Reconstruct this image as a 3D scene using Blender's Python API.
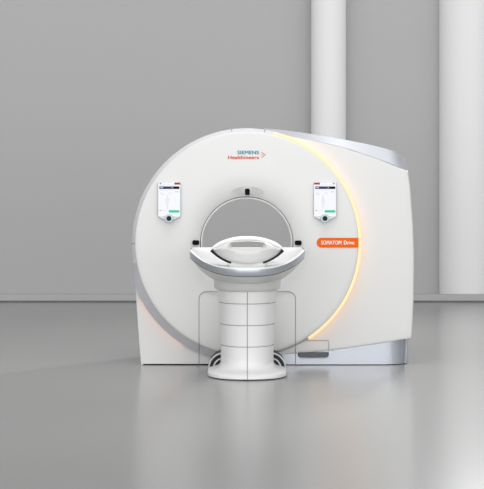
import bpy, bmesh, math, random
from mathutils import Vector, Matrix
for o in list(bpy.data.objects): bpy.data.objects.remove(o)
S = bpy.context.scene
COL = S.collection
PI = math.pi
# ------------------------------------------------------------------ camera, world, light, exposure
F, CX, HY, D = 1666.0, 242.0, 185.0, 14.0          # focal length in px, principal column, horizon row, distance to the scanner face
CAMX, CAMZ = -0.0445, 1.5223
cd = bpy.data.cameras.new('camera'); cam = bpy.data.objects.new('camera', cd); COL.objects.link(cam)
cam.location = (CAMX, -D, CAMZ); cam.rotation_euler = (PI/2, 0, 0)
cd.sensor_width = 36; cd.lens = F/489*36; cd.shift_y = -(244.5-HY)/489; cd.clip_end = 200
S.camera = cam
S.view_settings.view_transform = 'Standard'; S.view_settings.look = 'None'
S.view_settings.gamma = 1; S.view_settings.use_curve_mapping = False
S.view_settings.exposure = 0.0
w = bpy.data.worlds.new('World'); S.world = w; w.use_nodes = True
# soft daylight of a large showroom: bright open front, dimmer towards the sides
wn = w.node_tree; wtc = wn.nodes.new('ShaderNodeTexCoord'); wsep = wn.nodes.new('ShaderNodeSeparateXYZ')
wn.links.new(wtc.outputs['Generated'], wsep.inputs[0])
wmr = wn.nodes.new('ShaderNodeMapRange'); wmr.interpolation_type = 'SMOOTHSTEP'
wmr.inputs['From Min'].default_value = .15; wmr.inputs['From Max'].default_value = -.95     # -Y is the open front
wmr.inputs['To Min'].default_value = .44; wmr.inputs['To Max'].default_value = 1.32
wn.links.new(wsep.outputs['Y'], wmr.inputs['Value']); wab = wn.nodes.new('ShaderNodeMath'); wab.operation = 'ABSOLUTE'; wn.links.new(wsep.outputs['X'], wab.inputs[0])
wmx = wn.nodes.new('ShaderNodeMapRange'); wmx.interpolation_type = 'SMOOTHSTEP'
wmx.inputs['From Min'].default_value = .5; wmx.inputs['From Max'].default_value = 1.0
wmx.inputs['To Min'].default_value = 1.0; wmx.inputs['To Max'].default_value = .5
wn.links.new(wab.outputs[0], wmx.inputs['Value'])
wmu = wn.nodes.new('ShaderNodeMath'); wmu.operation = 'MULTIPLY'
wn.links.new(wmr.outputs['Result'], wmu.inputs[0]); wn.links.new(wmx.outputs['Result'], wmu.inputs[1])
wn.links.new(wmu.outputs[0], wn.nodes['Background'].inputs[1])
wn.nodes['Background'].inputs[0].default_value = (1.0, 1.0, 1.0, 1)
def area(name, loc, target, sx, sy, power, spread=PI, color=(1,1,1)):
    l = bpy.data.lights.new(name, 'AREA'); l.shape = 'RECTANGLE'; l.size = sx; l.size_y = sy
    l.energy = power; l.spread = spread; l.color = color
    o = bpy.data.objects.new(name, l); COL.objects.link(o); o.location = loc
    d = Vector(target)-Vector(loc); o.rotation_euler = d.to_track_quat('-Z', 'Y').to_euler()
    return o
area('deck_fill', (0, -1.5, 5.6), (0, -1.3, 0), 3.5, 2, 38, math.radians(100))  # unseen fill light added overhead to whiten the table deck
area('floor_streak_fill', (3.0, 6.2, 5.6), (1.3, -3.0, 0), .55, 1.6, 150, math.radians(110))  # unseen lamp added to brighten the streak on the floor at right

area('front_fill', (0, -18, 2.3), (0, 0, .6), 22, 4.4, 740)  # unseen fill light added behind the camera to lift the lower scanner body

# ------------------------------------------------------------------ helpers
def at(px, py, Y):
    k = (Y+D)/F
    return Vector((CAMX+(px-CX)*k, Y, CAMZ-(py-HY)*k))
def mat(name, color, rough=0.4, metal=0.0, spec=0.5, emit=None, estr=0.0, coat=0.0, bump=0.0, bscale=200.0, var=0.0):
    m = bpy.data.materials.new(name); m.use_nodes = True
    nt = m.node_tree; b = nt.nodes['Principled BSDF']
    b.inputs['Base Color'].default_value = (*color, 1); b.inputs['Roughness'].default_value = rough
    b.inputs['Metallic'].default_value = metal; b.inputs['Specular IOR Level'].default_value = spec
    b.inputs['Coat Weight'].default_value = coat; b.inputs['Coat Roughness'].default_value = 0.15
    if emit: b.inputs['Emission Color'].default_value = (*emit, 1); b.inputs['Emission Strength'].default_value = estr
    if bump or var:
        tc = nt.nodes.new('ShaderNodeTexCoord'); n = nt.nodes.new('ShaderNodeTexNoise')
        n.inputs['Scale'].default_value = bscale; nt.links.new(tc.outputs['Object'], n.inputs['Vector'])
        if bump:
            bp = nt.nodes.new('ShaderNodeBump'); bp.inputs['Strength'].default_value = bump; bp.inputs['Distance'].default_value = 0.002
            nt.links.new(n.outputs['Fac'], bp.inputs['Height']); nt.links.new(bp.outputs['Normal'], b.inputs['Normal'])
        if var:
            r = nt.nodes.new('ShaderNodeMapRange'); r.inputs['To Min'].default_value = rough-var; r.inputs['To Max'].default_value = rough+var
            nt.links.new(n.outputs['Fac'], r.inputs['Value']); nt.links.new(r.outputs['Result'], b.inputs['Roughness'])
    return m
M = {}
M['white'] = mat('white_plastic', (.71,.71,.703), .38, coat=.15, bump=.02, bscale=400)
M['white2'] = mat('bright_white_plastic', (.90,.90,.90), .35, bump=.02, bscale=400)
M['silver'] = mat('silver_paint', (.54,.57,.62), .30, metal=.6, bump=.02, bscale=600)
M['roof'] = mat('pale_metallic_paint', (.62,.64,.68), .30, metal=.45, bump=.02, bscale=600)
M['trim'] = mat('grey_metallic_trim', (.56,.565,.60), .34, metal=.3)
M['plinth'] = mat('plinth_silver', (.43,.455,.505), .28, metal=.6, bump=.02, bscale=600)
M['rim'] = mat('pale_silver', (.68,.68,.70), .4, metal=.1)
M['seam'] = mat('seam_grey', (.16,.16,.165), .6)
M['seamlt'] = mat('seam_light_grey', (.32,.32,.33), .6)
M['black'] = mat('black_gloss', (.008,.008,.009), .6, spec=.04)
M['ventgap'] = mat('vent_gap_black', (.01,.01,.01), .6, bump=.1)  # black of the side vents, also painted shade in the headrest gap
M['navy'] = mat('dark_blue_grey', (.05,.06,.08), .25)
M['grille'] = mat('speaker_grey', (.54,.54,.535), .6)
M['hole'] = mat('perforation', (.28,.28,.275), .7)
M['orange'] = mat('orange_badge', (.86,.135,.004), .6, spec=.15)
M['orange_ink'] = mat('orange_ink', (.70,.085,.008), .6, spec=.1)
M['teal_ink'] = mat('teal_ink', (.004,.24,.33), .6, spec=.1)
M['white_ink'] = mat('white_ink', (.95,.9,.85), .5)
M['brown'] = mat('red_brown_mark', (.45,.25,.2), .5)
M['chrome'] = mat('bright_silver', (.62,.63,.65), .3, metal=.6)
M['bezel'] = mat('panel_silver', (.55,.57,.60), .35, metal=.2)
M['scr'] = mat('screen_white', (.25,.25,.25), .6, spec=.05, emit=(.93,.95,1), estr=.72)
M['scrnavy'] = mat('screen_navy', (.02,.02,.05), .6, spec=.05, emit=(.035,.035,.13), estr=.8)
M['scrblk'] = mat('screen_black', (.01,.01,.015), .6, spec=.05)
M['scrgreen'] = mat('screen_green', (.02,.1,.08), .6, spec=.05, emit=(.06,.62,.40), estr=.8)
M['scrred'] = mat('screen_red', (.1,.01,.01), .6, spec=.05, emit=(.55,.05,.05), estr=.7)
M['scrgrey'] = mat('screen_grey', (.2,.2,.22), .3, emit=(.6,.63,.66), estr=.7)
M['scrline'] = mat('screen_dark_grey', (.08,.08,.09), .6, spec=.05, emit=(.25,.25,.28), estr=.6)
M['scrfig'] = mat('screen_pale_grey', (.2,.2,.22), .3, emit=(.76,.78,.82), estr=.7)
M['scrlil'] = mat('screen_lilac', (.2,.2,.25), .3, emit=(.72,.7,.98), estr=.75)
M['knobring'] = mat('knob_ring', (.50,.56,.58), .35, metal=.1)
M['teal'] = mat('knob_teal', (.006,.035,.045), .5, spec=.1)
M['glow'] = mat('warm_light_strip', (.40,.36,.28), .5, spec=.2, emit=(1.0,.76,.40), estr=.74)
M['glowside'] = mat('warm_light_slot', (.3,.2,.1), .5, emit=(1.0,.52,.22), estr=1.5)
M['glowdim'] = mat('dim_light_slot', (.3,.2,.1), .5, emit=(1.0,.52,.32), estr=.95)
M['wall'] = mat('grey_wall', (.49,.49,.49), .75, spec=.2, bump=.03, bscale=60)
M['column'] = mat('white_column', (.91,.91,.91), .6, spec=.2)
M['base'] = mat('grey_baseboard', (.49,.49,.49), .6)
M['joint'] = mat('dark_joint', (.26,.26,.26), .8)
M['floor'] = mat('polished_grey_floor', (.325,.325,.32), .21, spec=.6)

def link(name, bm, m, parent=None, smooth=True, bevel=0, seg=3):
    me = bpy.data.meshes.new(name); bmesh.ops.recalc_face_normals(bm, faces=bm.faces[:]); bm.to_mesh(me); bm.free()
    for mm in (m if isinstance(m, (list, tuple)) else [m]): me.materials.append(M[mm])
    o = bpy.data.objects.new(name, me); COL.objects.link(o)
    if parent:
        o.parent = parent
        if parent.type == 'EMPTY': o.matrix_parent_inverse = Matrix.Translation(parent.location).inverted()
    if smooth:
        me.polygons.foreach_set('use_smooth', [True]*len(me.polygons))
        if bevel == 0:
            me.set_sharp_from_angle(angle=math.radians(38))
    if bevel:
        b = o.modifiers.new('bevel', 'BEVEL'); b.width = bevel; b.segments = seg; b.limit_method = 'ANGLE'; b.angle_limit = math.radians(40)
        b.harden_normals = True
    return o
def thing(name, label, cat, loc, group=None):
    o = bpy.data.objects.new(name, None); COL.objects.link(o); o.location = loc
    o.empty_display_size = .2; o['label'] = label; o['category'] = cat
    if group: o['group'] = group
    return o
def loft(rings, bm=None, close_u=True, cap=True):
    bm = bm or bmesh.new()
    vs = [[bm.verts.new(p) for p in r] for r in rings]
    n = len(rings[0])
    for a, b in zip(vs, vs[1:]):
        for i in range(n if close_u else n-1):
            j = (i+1) % n
            bm.faces.new((a[i], a[j], b[j], b[i]))
    if cap and close_u:
        bm.faces.new(vs[0]); bm.faces.new(vs[-1])
    return bm
def prism(pts, y0, y1, bm=None):
    """outline of (x,z) points extruded from y0 back to y1"""
    bm = bm or bmesh.new()
    a = [bm.verts.new((x, y0, z)) for x, z in pts]; b = [bm.verts.new((x, y1, z)) for x, z in pts]
    bm.faces.new(a); bm.faces.new(list(reversed(b)))
    for i in range(len(pts)):
        j = (i+1) % len(pts); bm.faces.new((a[i], b[i], b[j], a[j]))
    return bm
def pxo(pts, Y=0.0):
    return [(at(px, py, Y).x, at(px, py, Y).z) for px, py in pts]
def tube(pts, r, bm=None, n=8, closed=False):
    bm = bm or bmesh.new(); pts = [Vector(p) for p in pts]; rings = []
    N = len(pts)
    for i, p in enumerate(pts):
        t = (pts[(i+1) % N]-pts[i-1]) if closed else (pts[min(i+1, N-1)]-pts[max(i-1, 0)])
        t.normalize(); up = Vector((0, 1, 0)) if abs(t.y) < .9 else Vector((1, 0, 0))
        s = t.cross(up).normalized(); u = s.cross(t).normalized()
        rr = r[i] if isinstance(r, (list, tuple)) else r
        rings.append([p+rr*(math.cos(2*PI*k/n)*s+math.sin(2*PI*k/n)*u) for k in range(n)])
    if closed: rings.append(rings[0])
    return loft(rings, bm, cap=not closed)
def smooth_poly(pts, n=8):
    """Catmull-Rom through 2D/3D points"""
    P = [Vector(p) for p in pts]; out = []
    for i in range(len(P)-1):
        p0, p1, p2, p3 = P[max(i-1, 0)], P[i], P[i+1], P[min(i+2, len(P)-1)]
        for k in range(n):
            t = k/n
            out.append(.5*((2*p1)+(p2-p0)*t+(2*p0-5*p1+4*p2-p3)*t*t+(3*p1-p0-3*p2+p3)*t**3))
    out.append(P[-1]); return out
def rrect(x0, x1, z0, z1, r, n=5):
    out = []
    for cx, cz, a in ((x1-r, z1-r, 0), (x0+r, z1-r, 90), (x0+r, z0+r, 180), (x1-r, z0+r, 270)):
        for k in range(n+1):
            t = math.radians(a+90*k/n); out.append((cx+r*math.cos(t), cz+r*math.sin(t)))
    return out
def rrpx(x0, x1, y0, y1, r, Y, n=5):
    a, b = at(x0, y1, Y), at(x1, y0, Y); return rrect(a.x, b.x, a.z, b.z, r*(Y+D)/F, n)
def text(name, s, m, x0, x1, base, height, Y, parent, bold=0.0):
    cu = bpy.data.curves.new(name, 'FONT'); cu.body = s; cu.size = 1; cu.extrude = .002; cu.space_character = 1+2.0*bold
    tmp = bpy.data.objects.new('tmp', cu); COL.objects.link(tmp)
    bpy.context.view_layer.update()
    me = bpy.data.meshes.new_from_object(tmp.evaluated_get(bpy.context.evaluated_depsgraph_get()))
    bpy.data.objects.remove(tmp); bpy.data.curves.remove(cu)
    xs = [v.co.x for v in me.vertices]; ys = [v.co.y for v in me.vertices if True]
    a, b = at(x0, base, Y), at(x1, base-height, Y)
    sx = (b.x-a.x)/(max(xs)-min(xs)); mx = min(xs)
    capn = .7                                            # cap height of the built-in face
    sz = (b.z-a.z)/capn
    for v in me.vertices:
        v.co = Vector((a.x+(v.co.x-mx)*sx, Y-v.co.z*.3, a.z+v.co.y*sz))
    if bold:                                             # heavier strokes: the letters once more, a hair to each side
        b = bmesh.new(); d = bold*sx
        for dx, dz in ((-d, 0), (d, 0), (0, d*.6), (0, -d*.6)):
            n0 = len(b.verts); b.from_mesh(me); b.verts.ensure_lookup_table()
            for v in b.verts[n0:]: v.co.x += dx; v.co.z += dz; v.co.y -= .0002*(dx > 0)+.0004*(dz > 0)
        b.to_mesh(me); b.free()
    me.materials.clear(); me.materials.append(M[m])
    o = bpy.data.objects.new(name, me); COL.objects.link(o); o.parent = parent
    if parent.type == 'EMPTY': o.matrix_parent_inverse = Matrix.Translation(parent.location).inverted()
    return o

# ------------------------------------------------------------------ the setting
WY = 8.10                                                # back wall
def box(x0, x1, y0, y1, z0, z1, bm=None):
    return prism([(x0, z0), (x1, z0), (x1, z1), (x0, z1)], y0, y1, bm)
def struct(name, bm, m, **k):
    o = link(name, bm, m, smooth=False, **k); o['kind'] = 'structure'; return o
struct('floor', box(-12, 12, -16, WY+.4, -.1, 0), 'floor')
struct('wall_back', box(-12, 12, WY, WY+.3, 0, 6.5), 'wall')
BY = 7.64                                                # front of the low plinth at the foot of the wall
zb = at(0, 294.5, BY).z; zj = at(0, 300.7, BY).z
prof_ = [(BY, zj), (BY, zb-.004), (BY+.004, zb), (BY+.03, zb), (BY+.03, zb-.06), (WY, zb-.06), (WY, zj)]   # raised front lip, lower ledge behind it
bm = loft([[Vector((x, y, z)) for y, z in prof_] for x in (-12, 12)]); struct('baseboard_back', bm, 'base')
bm = box(-12, 12, BY+.02, WY, 0, zj); struct('trim_1', bm, 'joint')
bm = box(-12, 12, BY+.004, BY+.012, zb, zb+.006); struct('trim_2', bm, 'seamlt')
def column(pxl, pxr, Y, label):
    a, b = at(pxl, 0, Y), at(pxr, 0, Y); r = (b.x-a.x)/2; cx = (a.x+b.x)/2
    rings = [[(cx+r*math.cos(2*PI*k/64), Y+r*math.sin(2*PI*k/64), z) for k in range(64)] for z in (zb-.06, 6.5)]
    o = link('column', loft(rings), 'column'); o['label'] = label; o['category'] = 'column'; o['group'] = 'white round columns along the grey wall'
    return o
column(311.2, 346.0, BY+.26, 'narrow white round column standing behind the scanner, against the grey wall')
column(439.5, 493, BY+.36, 'wide white round column at the right edge, beside the grey wall')

# ------------------------------------------------------------------ the scanner
G = thing('ct_scanner', 'large white ring-shaped scanner with round bore, orange badge and glowing arc', 'scanner', (0, .45, 0))
PC = (246.7, 243.3); C = at(*PC, 0.0); K = D/F          # K metres per pixel on the front face
def pol(a, r, Y):                                        # angle in degrees, counter-clockwise from the right
    t = math.radians(a); return Vector((C.x+r*math.cos(t), Y, C.z+r*math.sin(t)))
def lathe(prof, a0=0, a1=360, n=160, cap=False):
    full = abs(a1-a0-360) < .01
    bm = bmesh.new(); N = n if full else n+1
    rings = [[pol(a0+(a1-a0)*k/n, r, y) for k in range(N)] for r, y in prof]
    return loft(rings, bm, close_u=full, cap=False)
# front cover: shallow dish round the bore, rounded outer edge
front_prof = [(.394, .12), (.394, .052), (.400, .046), (.42, .034), (.45, .021), (.49, .010), (.54, .003), (.60, .0), (.75, -.0), (.89, .0), (.920, .001), (.932, .003), (.939, .007), (.942, .012), (.943, .10)]
front = link('front_cover', lathe(front_prof), 'white', G)
link('bore_seam', lathe([(.386, .12), (.386, .054), (.395, .054), (.395, .12)]), 'seam', G)
link('bore_liner', lathe([(.387, .12), (.387, .050), (.384, .045), (.378, .045), (.373, .050), (.371, .060), (.371, .14), (.372, .40), (.385, .65), (.42, .90), (.44, .90), (.41, .62), (.395, .3), (.395, .12), (.387, .12)]), 'white', G)
# drum behind the cover, left and top
def rim_out(a):
    a %= 360
    if a < 188: return 115.3*K
    if a < 206: return (115.3+4.9*math.sin((a-188)/18*PI/2))*K
    if a <= 262: return 120.2*K
    return 118.0*K
bm = bmesh.new(); rings = []
A = [74+(285-74)*k/120 for k in range(121)]
for kind in range(5):
    r = []
    for a in A:
        ro = rim_out(a); t = (ro/K-115.3)/4.9
        r.append(pol(a, *( (.940, .03) if kind == 0 else (.943, .013+.004*t) if kind == 1 else (ro-.006, .034+.008*t) if kind == 2 else (ro, .045+.0*t) if kind == 3 else (ro, .22))))
    rings.append(r)
k0 = 66                                                 # pale rim on top and left, silver trim below
loft([q[:k0+1] for q in rings], bm, close_u=False)
link('rim_band', bm, 'rim', G)
link('lower_trim', loft([q[k0:] for q in rings], close_u=False), 'trim', G)['label'] = 'curved silver trim under the disc'
for a in (97.6, 80.9):
    p0, p1 = pol(a, .938, .012), pol(a, .968, .036)
    link('rim_seam', tube([p0, p1, pol(a, .9675, .2)], .0035), 'seamlt', G)
p0, p1 = pol(180.2, .938, .012), pol(180.2, .968, .038)
link('rim_mark', tube([p0, p1], .004), 'brown', G)['label'] = 'red-brown index mark'
shell_prof = [(.955, .05), (.962, .06), (.962, .80), (.93, .86), (.85, .88), (.44, .88)]
link('drum_shell', lathe(shell_prof), 'white', G)
# left housing
def arc(a0, a1, r, n=40): return [(pol(a0+(a1-a0)*k/n, r, 0).x, pol(a0+(a1-a0)*k/n, r, 0).z) for k in range(n+1)]
hy = .095
left = pxo([(134.6, 262), (134.8, 276), (136.5, 305), (139, 340), (141.0, 365), (268, 365)], hy)
left = left + arc(278, 191, .955)
link('side_housing', prism(left, hy, .84), 'white', G, bevel=.035, seg=4)
# right housing
ry = .072
edge = pxo([(276, 355), (300, 353.5), (330, 350.6), (345, 348.7), (378, 343.9), (412, 338.2), (413.8, 300), (414.3, 258), (413.2, 225), (410.6, 188), (408.4, 171.3)], ry)
top = pxo([(376, 158.3), (342.6, 147.2), (309.6, 140), (290, 136.4), (280, 134.8)], ry)
outer = [Vector((x, z)) for x, z in edge+top]
def resample(pts, n):
    ds = [0]
    for a, b in zip(pts, pts[1:]): ds.append(ds[-1]+(b-a).length)
    out = []
    for k in range(n+1):
        d = ds[-1]*k/n; i = max(i for i in range(len(pts)) if ds[i] <= d+1e-9); i = min(i, len(pts)-2)
        out.append(pts[i].lerp(pts[i+1], (d-ds[i])/(ds[i+1]-ds[i])))
    return out
# arc and outer edge share corresponding stations, so the face is a clean strip of quads
stations = [(e.x, e.y) for e in outer]
kA = [-73, -67, -60, -55.5, -48, -40, -22, 0, 14, 30, 40, 52, 62, 68, 71.5, 74]
kA = kA[:len(stations)-1]+[74]
so, sa = [], []
for i in range(len(stations)-1):
    for k in range(8):
        t = k/8; so.append(outer[i].lerp(outer[i+1], t)); sa.append(kA[i]+(kA[i+1]-kA[i])*t)
so.append(outer[-1]); sa.append(kA[-1])
rr_ = lambda a: .944+.022*min(1, max(0, (a+57)/4))
arc_in = [Vector((pol(a, rr_(a), 0).x, pol(a, rr_(a), 0).z)) for a in sa]
def ring(f, Y): return [Vector((p.x+(q.x-p.x)*f(i), Y, p.y+(q.y-p.y)*f(i))) for i, (p, q) in enumerate(zip(arc_in, so))]
def inset(d): return lambda i: max(.02, 1-d/max(.02, (so[i]-arc_in[i]).length))
one = lambda i: 1.0
R_ = [ring(lambda i: 0, .80), ring(lambda i: 0, ry), ring(inset(.05), ry), ring(inset(.016), ry+.0005), ring(inset(.007), ry+.003), ring(inset(.002), ry+.008), ring(one, ry+.016), ring(one, .84)]
link('side_housing', loft(R_, close_u=False), 'white', G)
# silver roof trim above the right housing
L = smooth_poly([(264, 131.5), (284.8, 134.9), (309.6, 139.8), (342.6, 147), (365, 154.2), (380, 159.5), (391, 163.6)], 6)
U = smooth_poly([(264, 128.2), (281, 129.8), (306, 133.2), (339, 138.7), (361, 142.8), (376, 146.2), (386.5, 149.0)], 6)
n = len(L)
def roof_ring(l, u, dy):
    return [at(l[0], l[1]+3, ry+.03+dy), at(l[0], l[1]+.6, ry+.004+dy), at(l[0], l[1], ry+dy*.9+.001), at(u[0], u[1], .125+dy*.8), at(u[0], u[1]+.4, .15+dy*.7), at(u[0], u[1]+1.5, .83), at(l[0], l[1]+9, .83)]
rings = [roof_ring(l, u, 0) for l, u in zip(L, U)]
for t, dy in ((.2, .003), (.4, .012), (.58, .028), (.74, .052), (.87, .085), (.95, .12), (1.0, .17)):
    rings.append(roof_ring((391+17.5*t, 163.6+7.0*t), (386.5+16.2*t, 149.0+4.6*t), dy))
link('roof_trim', loft(rings), 'roof', G)
# silver plinth
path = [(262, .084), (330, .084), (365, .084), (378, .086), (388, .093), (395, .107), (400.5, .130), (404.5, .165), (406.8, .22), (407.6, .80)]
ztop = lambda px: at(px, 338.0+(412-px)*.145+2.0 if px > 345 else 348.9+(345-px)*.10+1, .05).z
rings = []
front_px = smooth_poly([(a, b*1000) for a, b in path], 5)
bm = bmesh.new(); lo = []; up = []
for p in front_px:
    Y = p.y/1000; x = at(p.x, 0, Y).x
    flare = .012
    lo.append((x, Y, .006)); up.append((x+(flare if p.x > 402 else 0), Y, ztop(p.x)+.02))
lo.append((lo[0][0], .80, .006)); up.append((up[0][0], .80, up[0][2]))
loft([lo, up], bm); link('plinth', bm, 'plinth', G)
foot = [(x*.998, y+.012, 0) for x, y, z in lo]; foot2 = [(x*.998, y+.012, .012) for x, y, z in lo]
link('base_joint', loft([foot, foot2]), 'black', G)
f2 = pxo([(142, 365), (266, 365)], hy); link('base_joint', box(f2[0][0]+.01, f2[1][0], hy-.003, .8, 0, .009), 'black', G)
# glowing arc
gp = [(.941, .03), (.943, .008), (.950, .006), (.960, .008), (.9655, .013), (.9655, .075)]
ls = link('light_strip', lathe(gp, -57, 76, 90), 'glow', G); ls['label'] = 'warm glowing light strip'
link('light_slot', lathe([(.9665, .014), (.967, .070)], -57, 72, 90), 'glowside', ls)
ls = link('light_slot', lathe([(120.3*K, .046), (120.35*K, .095)], 208, 238, 40), 'glowdim', G); ls['label'] = 'faint warm light slot at lower left'
# seams of the lower access panel
def surf(px, py):
    r = math.hypot(px-PC[0], py-PC[1])
    if px > 262 and r > 112: return .084 if py > 352 else .070
    return 0 if r < 110.5 else min(.070, (r-110.5)/9*.044) if r < 119.5 else hy
def seam(name, pts, m='seam', r=.0034, n=6, par=None):
    p = []
    for q in pts:
        Y = surf(*q)-.0005; p.append(at(q[0], q[1], Y))
    return link(name, tube(p, r), m, par or G)
def vline(px, y0, y1, n=30): return [(px, y0+(y1-y0)*k/n) for k in range(n+1)]
cor = lambda cx, cy, r, a0, a1: [(cx+r*math.cos(math.radians(a0+(a1-a0)*k/8)), cy-r*math.sin(math.radians(a0+(a1-a0)*k/8))) for k in range(9)]
seam('panel_seam', vline(199, 364.5, 300)+cor(206.5, 299, 7.5, 180, 90)+[(214, 291.5), (222, 291.5)], 'seamlt')
seam('panel_seam', vline(295.5, 364.5, 300)+cor(288, 299, 7.5, 0, 90)+[(280, 291.5), (272, 291.5)], 'seamlt')
# service flap with handle
seam('service_flap', [(303.5, 340.7), (308, 340.6), (316, 340.4), (328.6, 340.5), (328.8, 345), (328.8, 351)], 'seamlt', .003)
hp = [(298, 352.6), (328.8, 352.0), (328.8, 355.5), (327.6, 357.4), (326, 358), (301, 358), (299.2, 357.4), (298, 355.8)]
h = link('handle', prism(pxo(hp, .06), .052, .10), 'navy', G, bevel=.008, seg=3); h['label'] = 'dark grey recessed handle'
lip = link('handle_lip', tube([at(298.6, 357.2, .05), at(301, 358, .05), at(313, 358.2, .05), at(326, 358, .05), at(328.4, 357, .05)], .004), 'bezel', h)
link('lock_dot', prism([(at(333, 350.4, .07).x+.0045*math.cos(t*PI/6), at(333, 350.4, .07).z+.0045*math.sin(t*PI/6)) for t in range(12)], .068, .10), 'seam', G)
# camera and sensor windows
def sensor(name, x0, x1, y0, y1, Y, r=1.5):
    return link(name, prism(rrpx(x0, x1, y0, y1, r, Y), Y, Y+.03), 'black', G, bevel=.002, seg=2)
gr = []
for k in range(64):
    t = 2*PI*k/64; gr.append((247.5+15.3*math.copysign(abs(math.cos(t))**.75, math.cos(t)), 190.0-3.6*math.copysign(abs(math.sin(t))**.8, math.sin(t))+1.6*math.cos(t)**2))
g = link('intercom_grille', prism(pxo(gr, .003), .0035, .03), 'grille', G)
bm = bmesh.new()
for i in range(-13, 14):
    for j in range(-2, 3):
        x = 247.5+i*1.08+(.54 if j % 2 else 0); y = 190.0+1.6*((x-247.5)/15.3)**2+j*1.15
        if abs(x-247.5) < 4 or ((x-247.5)/14.4)**2+((y-190-1.6*((x-247.5)/15.3)**2)/3.4)**2 > 1: continue
        c = at(x, y, .003); prism([(c.x+.0028*math.cos(t*PI/3), c.z+.0028*math.sin(t*PI/3)) for t in range(6)], .0028, .006, bm)
o = link('perforation', bm, 'hole', g, smooth=False); o['kind'] = 'stuff'
sensor('sensor_window', 244.9, 249.8, 188.6, 195.2, -.004)
sensor('sensor_window', 192.4, 199.2, 240.4, 245.0, -.003)
sensor('sensor_window', 294.8, 301.6, 240.6, 245.2, -.003)
# writing on the front cover
text('maker_wordmark', 'SIEMENS', 'teal_ink', 237.6, 258.7, 154.2, 3.5, -.001, G, .03)
text('maker_wordmark', 'Healthineers', 'orange_ink', 228.2, 258.7, 159.1, 3.6, -.001, G, .03)
bm = bmesh.new()
for dx, dy, r in ((261.8, 152.4, .55), (263.2, 153.6, .65), (264.7, 154.8, .75), (263.4, 156.2, .6), (262.0, 157.4, .55), (261.2, 154.6, .35), (262.4, 155.2, .4), (260.9, 156.0, .3)  ):
    c = at(dx, dy, 0); prism([(c.x+r*K*math.cos(t*PI/6), c.z+r*K*math.sin(t*PI/6)) for t in range(12)], -.0016, .002, bm)
link('maker_dot_mark', bm, 'orange_ink', G, smooth=False)
bp = [(358.4, 237.8), (321.6, 237.8)]+[(321.6-5*math.sin(t*PI/12), 242.7-5*math.cos(t*PI/12)) for t in range(1, 12)]+[(321.6, 247.6), (358.4, 247.6)]
bd = link('name_badge', prism(pxo(bp, -.003), -.004, .012), 'orange', G, smooth=False); bd['label'] = 'orange badge with white lettering'
text('badge_lettering', 'SOMATOM', 'white_ink', 321.2, 341.4, 244.5, 3.9, -.0045, bd, .03)
text('badge_lettering', 'Drive', 'white_ink', 344.0, 354.2, 244.5, 3.9, -.0045, bd, .03)
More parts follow.
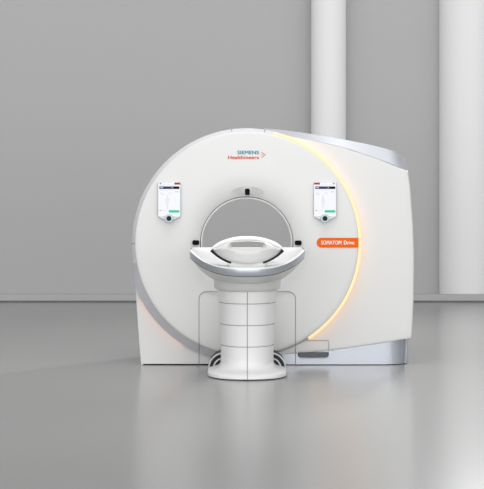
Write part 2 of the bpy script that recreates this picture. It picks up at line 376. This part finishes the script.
# touch panels
def panel(cx, mirror, label):
    Y = -.030
    pts = [(cx-11.6, 183.2), (cx-11.1, 182.2), (cx-10.2, 181.8), (cx+10.2, 181.8), (cx+11.1, 182.2), (cx+11.6, 183.2), (cx+11.6, 215.6), (cx+11.0, 217.2), (cx+9.5, 218), (cx+5, 220.0), (cx+3, 221.0), (cx-3, 221.0), (cx-5, 220.0), (cx-9.5, 218), (cx-11.0, 217.2), (cx-11.6, 215.6)]
    p = link('touch_panel', prism(pxo(pts, Y), Y, .004), 'bezel', G, bevel=.006, seg=3); p['label'] = label
    back = pxo([(cx-8, 186), (cx+8, 186), (cx+8, 212), (cx-8, 212)], 0)
    bm = bmesh.new(); mats = ['scr', 'scrnavy', 'scrblk', 'scrgreen', 'scrred', 'scrgrey', 'scrline', 'scrlil', 'scrfig']
    def q(x0, x1, y0, y1, mi, d):
        n0 = len(bm.faces); a, b = at(x0, y1, Y), at(x1, y0, Y); box(a.x, b.x, Y-.001-d*.0006, Y+.002, a.z, b.z, bm); bm.faces.ensure_lookup_table()
        for f in bm.faces[n0:]: f.material_index = mi
    L_ = cx-10.2; R_ = cx+10.2
    q(cx-10.9, cx+10.9, 182.5, 216.2, 0, 0)
    if mirror: q(cx-10.9, cx-5.2, 182.6, 184.6, 4, 1)
    else: q(cx+5.2, cx+10.9, 182.6, 184.6, 4, 1)
    s = 1 if mirror else -1
    for d in (0.3, 5.4): q(cx+s*d-.15, cx+s*d+.15, 182.8, 184.5, 5, 1)
    q(cx+s*8.6-.8, cx+s*8.6+.8, 182.9, 184.2, 6, 1)
    q(L_, R_, 184.95, 185.25, 5, 1)
    q(L_+.4, cx+4.6, 186.4, 189.0, 1, 1); q(cx+4.6, R_, 186.4, 189.0, 2, 1)
    q(L_+1.2, cx-6, 187.3, 188.1, 5, 2); q(cx+2.6, cx+3.6, 187.2, 188.2, 5, 2)
    q(L_+.8, cx+3.5, 189.9, 190.3, 7, 1)
    for x0, x1, y in ((-9, -6, 192.6), (-9.4, -4.6, 193.6), (-8.4, -5.4, 194.6), (-1, 2.4, 192.6), (-.4, 3.0, 193.8)): q(cx+x0, cx+x1, y, y+.35, 5, 1)
    q(cx+5.8, cx+7.4, 191.2, 192.4, 5, 1); q(cx+8.4, cx+8.9, 191.0, 192.4, 6, 1)
    q(cx-.4, R_, 210.1, 212.6, 3, 1); q(L_+.6, cx-8, 210.2, 210.9, 6, 1); q(cx-7.2, cx-2.6, 210.4, 210.8, 5, 1)
    # faint outline of a standing patient
    fx = cx-1.9
    fig = [(0, 195.0), (.9, 195.6), (.9, 196.8), (.5, 197.5), (1.5, 198.2), (1.9, 199.2), (2.0, 203.6), (1.5, 203.8), (1.25, 200.4), (1.05, 203), (.95, 206.5), (.75, 209.4), (.15, 209.4), (0, 204.4)]
    poly = [(fx+a, b) for a, b in fig]+[(fx-a, b) for a, b in reversed(fig[1:-1])]
    n0 = len(bm.faces); prism(pxo(poly, Y), Y-.0016, Y+.001, bm); bm.faces.ensure_lookup_table()
    for f in bm.faces[n0:]: f.material_index = 8
    link('screen', bm, mats, p, smooth=False)['label'] = 'lit patient data screen'
    def disc(r0, y0, y1, n=32):
        c = at(cx-.2, 218.4, Y); return prism([(c.x+r0*K*math.cos(2*PI*t/n), c.z+r0*K*math.sin(2*PI*t/n)) for t in range(n)], y0, y1)
    kb = link('knob', disc(4.5, Y-.02, Y+.006), 'knobring', p, bevel=.006, seg=3)
    link('knob_cap', disc(2.5, Y-.024, Y-.01), 'teal', kb, bevel=.003, seg=2)['label'] = 'dark teal knob centre'
panel(169.2, False, 'left touch panel with red corner at its upper right')
panel(325.1, True, 'right touch panel with red corner at its upper left')

# ------------------------------------------------------------------ the patient table
T = thing('patient_table', 'white patient table on a broad pedestal in front of the scanner bore', 'table', (0, -.6, 0))
TX = 247.2
NU = 48; us = [-1+2*k/NU for k in range(NU+1)]
def sweep(hw, pc, pe, Yc, Ye, p=2.8, back=-.30, pb=None, q=2.2):
    """front edge of a boat-shaped outline: half width hw (px at its depth), centre/end rows pc/pe, centre/end depths Yc/Ye"""
    out = []
    for u in us:
        s = math.copysign(abs(math.sin(u*PI/2))**1.0, u); a = abs(s)
        Y = Ye+(Yc-Ye)*(1-a**q)**(1/1.25)
        py = pc-(pc-pe)*a**p
        X = at(TX+hw*s, 0, Ye).x
        pt = at(0, py, Y); out.append(Vector((X, Y, pt.z)))
    return out
ft = sweep(57.7, 269.2, 250.3, -1.30, -.75, 3.0)
fb = sweep(57.2, 276.2, 257.5, -1.29, -.75, 2.7)
fi = sweep(55.8, 268.6, 249.3, -1.27, -.73, 3.0)
zback = at(0, 247.4, -.30).z
def backpts(edge, z, Yb=-.30): return [Vector((p.x, Yb, z)) for p in edge]
# deck
rings = []
bk = backpts(fi, zback)
for k in range(15):
    v = k/14; rings.append([Vector((b.x, b.y+(f.y-b.y)*v, b.z+(f.z-b.z)*v**.40)) for b, f in zip(bk, fi)])
rings.append([a*.4+b*.6+Vector((0, 0, .002)) for a, b in zip(fi, ft)]); rings.append(ft)
deck = loft(rings, close_u=False)
link('deck', deck, 'white2', T)
# silver edge band: front, both flanks and back
def closed(edge, z_end, Yb=-.30):
    e = list(edge); a, b = e[0], e[-1]
    n = 6; fl = [Vector((b.x, b.y+(Yb-b.y)*k/n, b.z+(z_end-b.z)*k/n)) for k in range(1, n+1)]
    bl = [Vector((b.x+(a.x-b.x)*k/12, Yb, z_end)) for k in range(1, 12)]
    fr = [Vector((a.x, Yb+(a.y-Yb)*k/n, z_end+(a.z-z_end)*k/n)) for k in range(0, n)]
    return e+fl+bl+fr
z2 = at(0, 255.5, -.30).z
mid = [(a+b)/2 for a, b in zip(ft, fb)]
mid = [Vector((C.x+(p.x-C.x)*1.004, p.y-.006, p.z)) for p in mid]
link('edge_band', loft([closed(ft, zback-.002), closed(mid, (zback+z2)/2), closed(fb, z2)], cap=False), 'silver', T)
sl = sweep(56.8, 276.6, 257.9, -1.292, -.75, 2.7)
link('band_joint', tube(sl, .0032), 'seam', T)
# hull below the band
H = [(56.4, 276.6, 257.8, -1.285, -.75, 256), (54.4, 278.4, 260.5, -1.27, -.74, 259), (50.0, 280.4, 266.5, -1.23, -.73, 265), (45.0, 282.0, 271.8, -1.17, -.71, 270), (40.0, 283.0, 275.8, -1.09, -.68, 274), (33.0, 283.6, 280.2, -.99, -.62, 279)]
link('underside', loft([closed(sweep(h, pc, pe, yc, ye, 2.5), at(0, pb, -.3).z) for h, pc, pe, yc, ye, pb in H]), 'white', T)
# pedestal
tx = at(TX, 0, -.55).x
def section(z, w, Yf, Yw=-.60, Yb=-.14, n=28, e=2.25):
    out = []
    for k in range(n+1):
        t = PI*k/n; c, s = math.cos(t), math.sin(t)
        out.append(Vector((tx-w*math.copysign(abs(c)**(2/e), c), Yw+(Yf-Yw)*abs(s)**(2/e), z)))
    return out+[Vector((tx+w, Yb, z)), Vector((tx-w, Yb, z))]
lev = [(.715, .236, -.93), (.65, .234, -.93), (.56, .229, -.92), (.40, .220, -.91), (.23, .213, -.90), (.15, .212, -.90), (.105, .213, -.90), (.082, .218, -.907), (.068, .230, -.922), (.059, .250, -.948), (.053, .275, -.985), (.046, .300, -1.015), (.034, .315, -1.034), (.02, .317, -1.04), (.010, .316, -1.04), (.006, .312, -1.035)]
ped = link('pedestal', loft([section(z, w_, yf, -.60-(.08 if z < .1 else 0)) for z, w_, yf in reversed(lev)]), 'white2', T)
link('floor_joint', loft([section(0, .308, -1.03, -.68), section(.007, .308, -1.03, -.68)]), 'black', T)
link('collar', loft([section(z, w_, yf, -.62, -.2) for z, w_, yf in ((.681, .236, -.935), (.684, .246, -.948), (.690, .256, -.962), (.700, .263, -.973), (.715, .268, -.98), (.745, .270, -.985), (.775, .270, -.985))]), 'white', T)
def prof(z):
    for a, b in zip(lev, lev[1:]):
        if b[0] <= z <= a[0]:
            t = (z-b[0])/(a[0]-b[0]); return b[1]+(a[1]-b[1])*t, b[2]+(a[2]-b[2])*t
    return lev[-1][1:]
for py in (304.0, 325.8, 347.4):
    z = at(0, py, -.92).z; w_, yf = prof(z); pts = section(z, w_, yf)[2:27]
    link('pedestal_seam', tube(pts, .0030), 'seamlt', T)
pts = []
for k in range(60):
    z = .70-.692*k/59; w_, yf = prof(z); pts.append(Vector((tx, yf+.0004, z)))
link('pedestal_seam', tube(pts, .0032), 'seamlt', T)
# stepped chrome-edged vents on both sides of the foot
for s in (-1, 1):
    x0 = tx+s*.195; z0 = .032
    def qa(f, n=16, g=1.0): return [(x0+s*.118*f*math.cos(t*PI/2/n), z0+.125*f*g*math.sin(t*PI/2/n)) for t in range(n+1)]
    v = link('side_vent', prism([(x0, z0-.03), (x0+s*.116, z0-.03)]+qa(.99), -.46, -.16), 'ventgap', T)
    v['label'] = 'black stepped vent with bright ribs'
    for f, y in ((.98, -.462), (.66, -.475)):
        link('vent_rib', tube([Vector((x, y, z)) for x, z in qa(f)], .007), 'chrome', v)
# head end of the couch: lens-shaped shell with a grip opening
HYd = -1.15
def lens_outline():
    up = smooth_poly([(213.4, 250.2), (219, 246.2), (229, 242.2), (238, 240.7), (247.2, 240.3), (256.4, 240.7), (265.4, 242.2), (275.4, 246.2), (281, 250.2)], 8)
    dn = smooth_poly([(281, 250.2), (277.5, 254.2), (271.5, 258.2), (265, 261.2), (256, 263.4), (247.2, 264.1), (238.4, 263.4), (229.4, 261.2), (223, 258.2), (217, 254.2), (213.4, 250.2)], 8)
    return [(p.x, p.y) for p in up[:-1]+dn[:-1]]
def hole_outline():
    return [(p[0], p[1]) for p in [(231.0, 242.6), (231.8, 247.6), (232.6, 248.1), (240, 248.3), (247.2, 248.3), (254.4, 248.3), (261.8, 248.1), (262.6, 247.6), (263.4, 242.6), (255, 241.9), (247.2, 241.6), (239, 241.9)]]
def by_angle(poly, c, n=144):
    out = []
    for k in range(n):
        t = 2*PI*k/n; d = (math.cos(t), math.sin(t)); best = None
        for i in range(len(poly)):
            a, b = poly[i], poly[(i+1) % len(poly)]
            ex, ey = b[0]-a[0], b[1]-a[1]; den = d[0]*ey-d[1]*ex
            if abs(den) < 1e-9: continue
            wx, wy = a[0]-c[0], a[1]-c[1]
            tt = (wx*ey-wy*ex)/den; uu = (wx*d[1]-wy*d[0])/den
            if tt > 0 and -1e-6 <= uu <= 1+1e-6 and (best is None or tt > best): best = tt
        out.append((c[0]+d[0]*best, c[1]+d[1]*best))
    return out
cc = (247.2, 245.2)
lo_, ho_ = by_angle(lens_outline(), cc), by_angle(hole_outline(), cc)
def headring(f, Y): return [at(h[0]+(l[0]-h[0])*f, h[1]+(l[1]-h[1])*f, Y) for h, l in zip(ho_, lo_)]
rings = [headring(0, HYd+.10), headring(0, HYd-.028), headring(.06, HYd-.036), headring(.30, HYd-.050), headring(.52, HYd-.046), headring(.72, HYd-.033), headring(.86, HYd-.014), headring(.95, HYd+.004), headring(1, HYd+.020), headring(.97, HYd+.10), headring(0, HYd+.10)]
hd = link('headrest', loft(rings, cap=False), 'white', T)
rp = smooth_poly([(211.4, 249.4), (214, 247.2), (220, 243.7), (229, 240.4), (238, 238.6), (247.2, 238.1), (256.4, 238.6), (265.4, 240.4), (274.4, 243.7), (280.4, 247.2), (283, 249.4)], 6)
rad = [(.8+1.25*min(1, 5*k/len(rp), 5*(1-k/len(rp)))) * .0078 for k in range(len(rp))]
link('headrest_rim', tube([at(p.x, p.y, HYd+.03) for p in rp], rad, n=12), 'white2', hd)
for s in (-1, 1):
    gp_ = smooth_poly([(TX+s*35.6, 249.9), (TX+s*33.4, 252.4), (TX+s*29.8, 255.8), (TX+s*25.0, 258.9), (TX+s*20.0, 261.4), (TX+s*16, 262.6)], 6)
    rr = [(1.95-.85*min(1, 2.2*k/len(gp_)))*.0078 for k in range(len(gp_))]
    link('gap_shade', tube([at(p.x, p.y, HYd+.03) for p in gp_], rr), 'ventgap', hd)['label'] = 'black strip standing in for the shadowed gap under the headrest'  # shade of the gap below the headrest, modelled as a black strip
fo = [(227.4, 261.0), (266.8, 261.0), (266.4, 264.4), (264.6, 266.6), (262, 267.4), (247.2, 267.9), (232.4, 267.4), (229.6, 266.6), (227.8, 264.4)]
link('headrest_foot', prism(pxo(fo, -1.118), -1.118, -.95), 'white', hd, bevel=.008, seg=3)
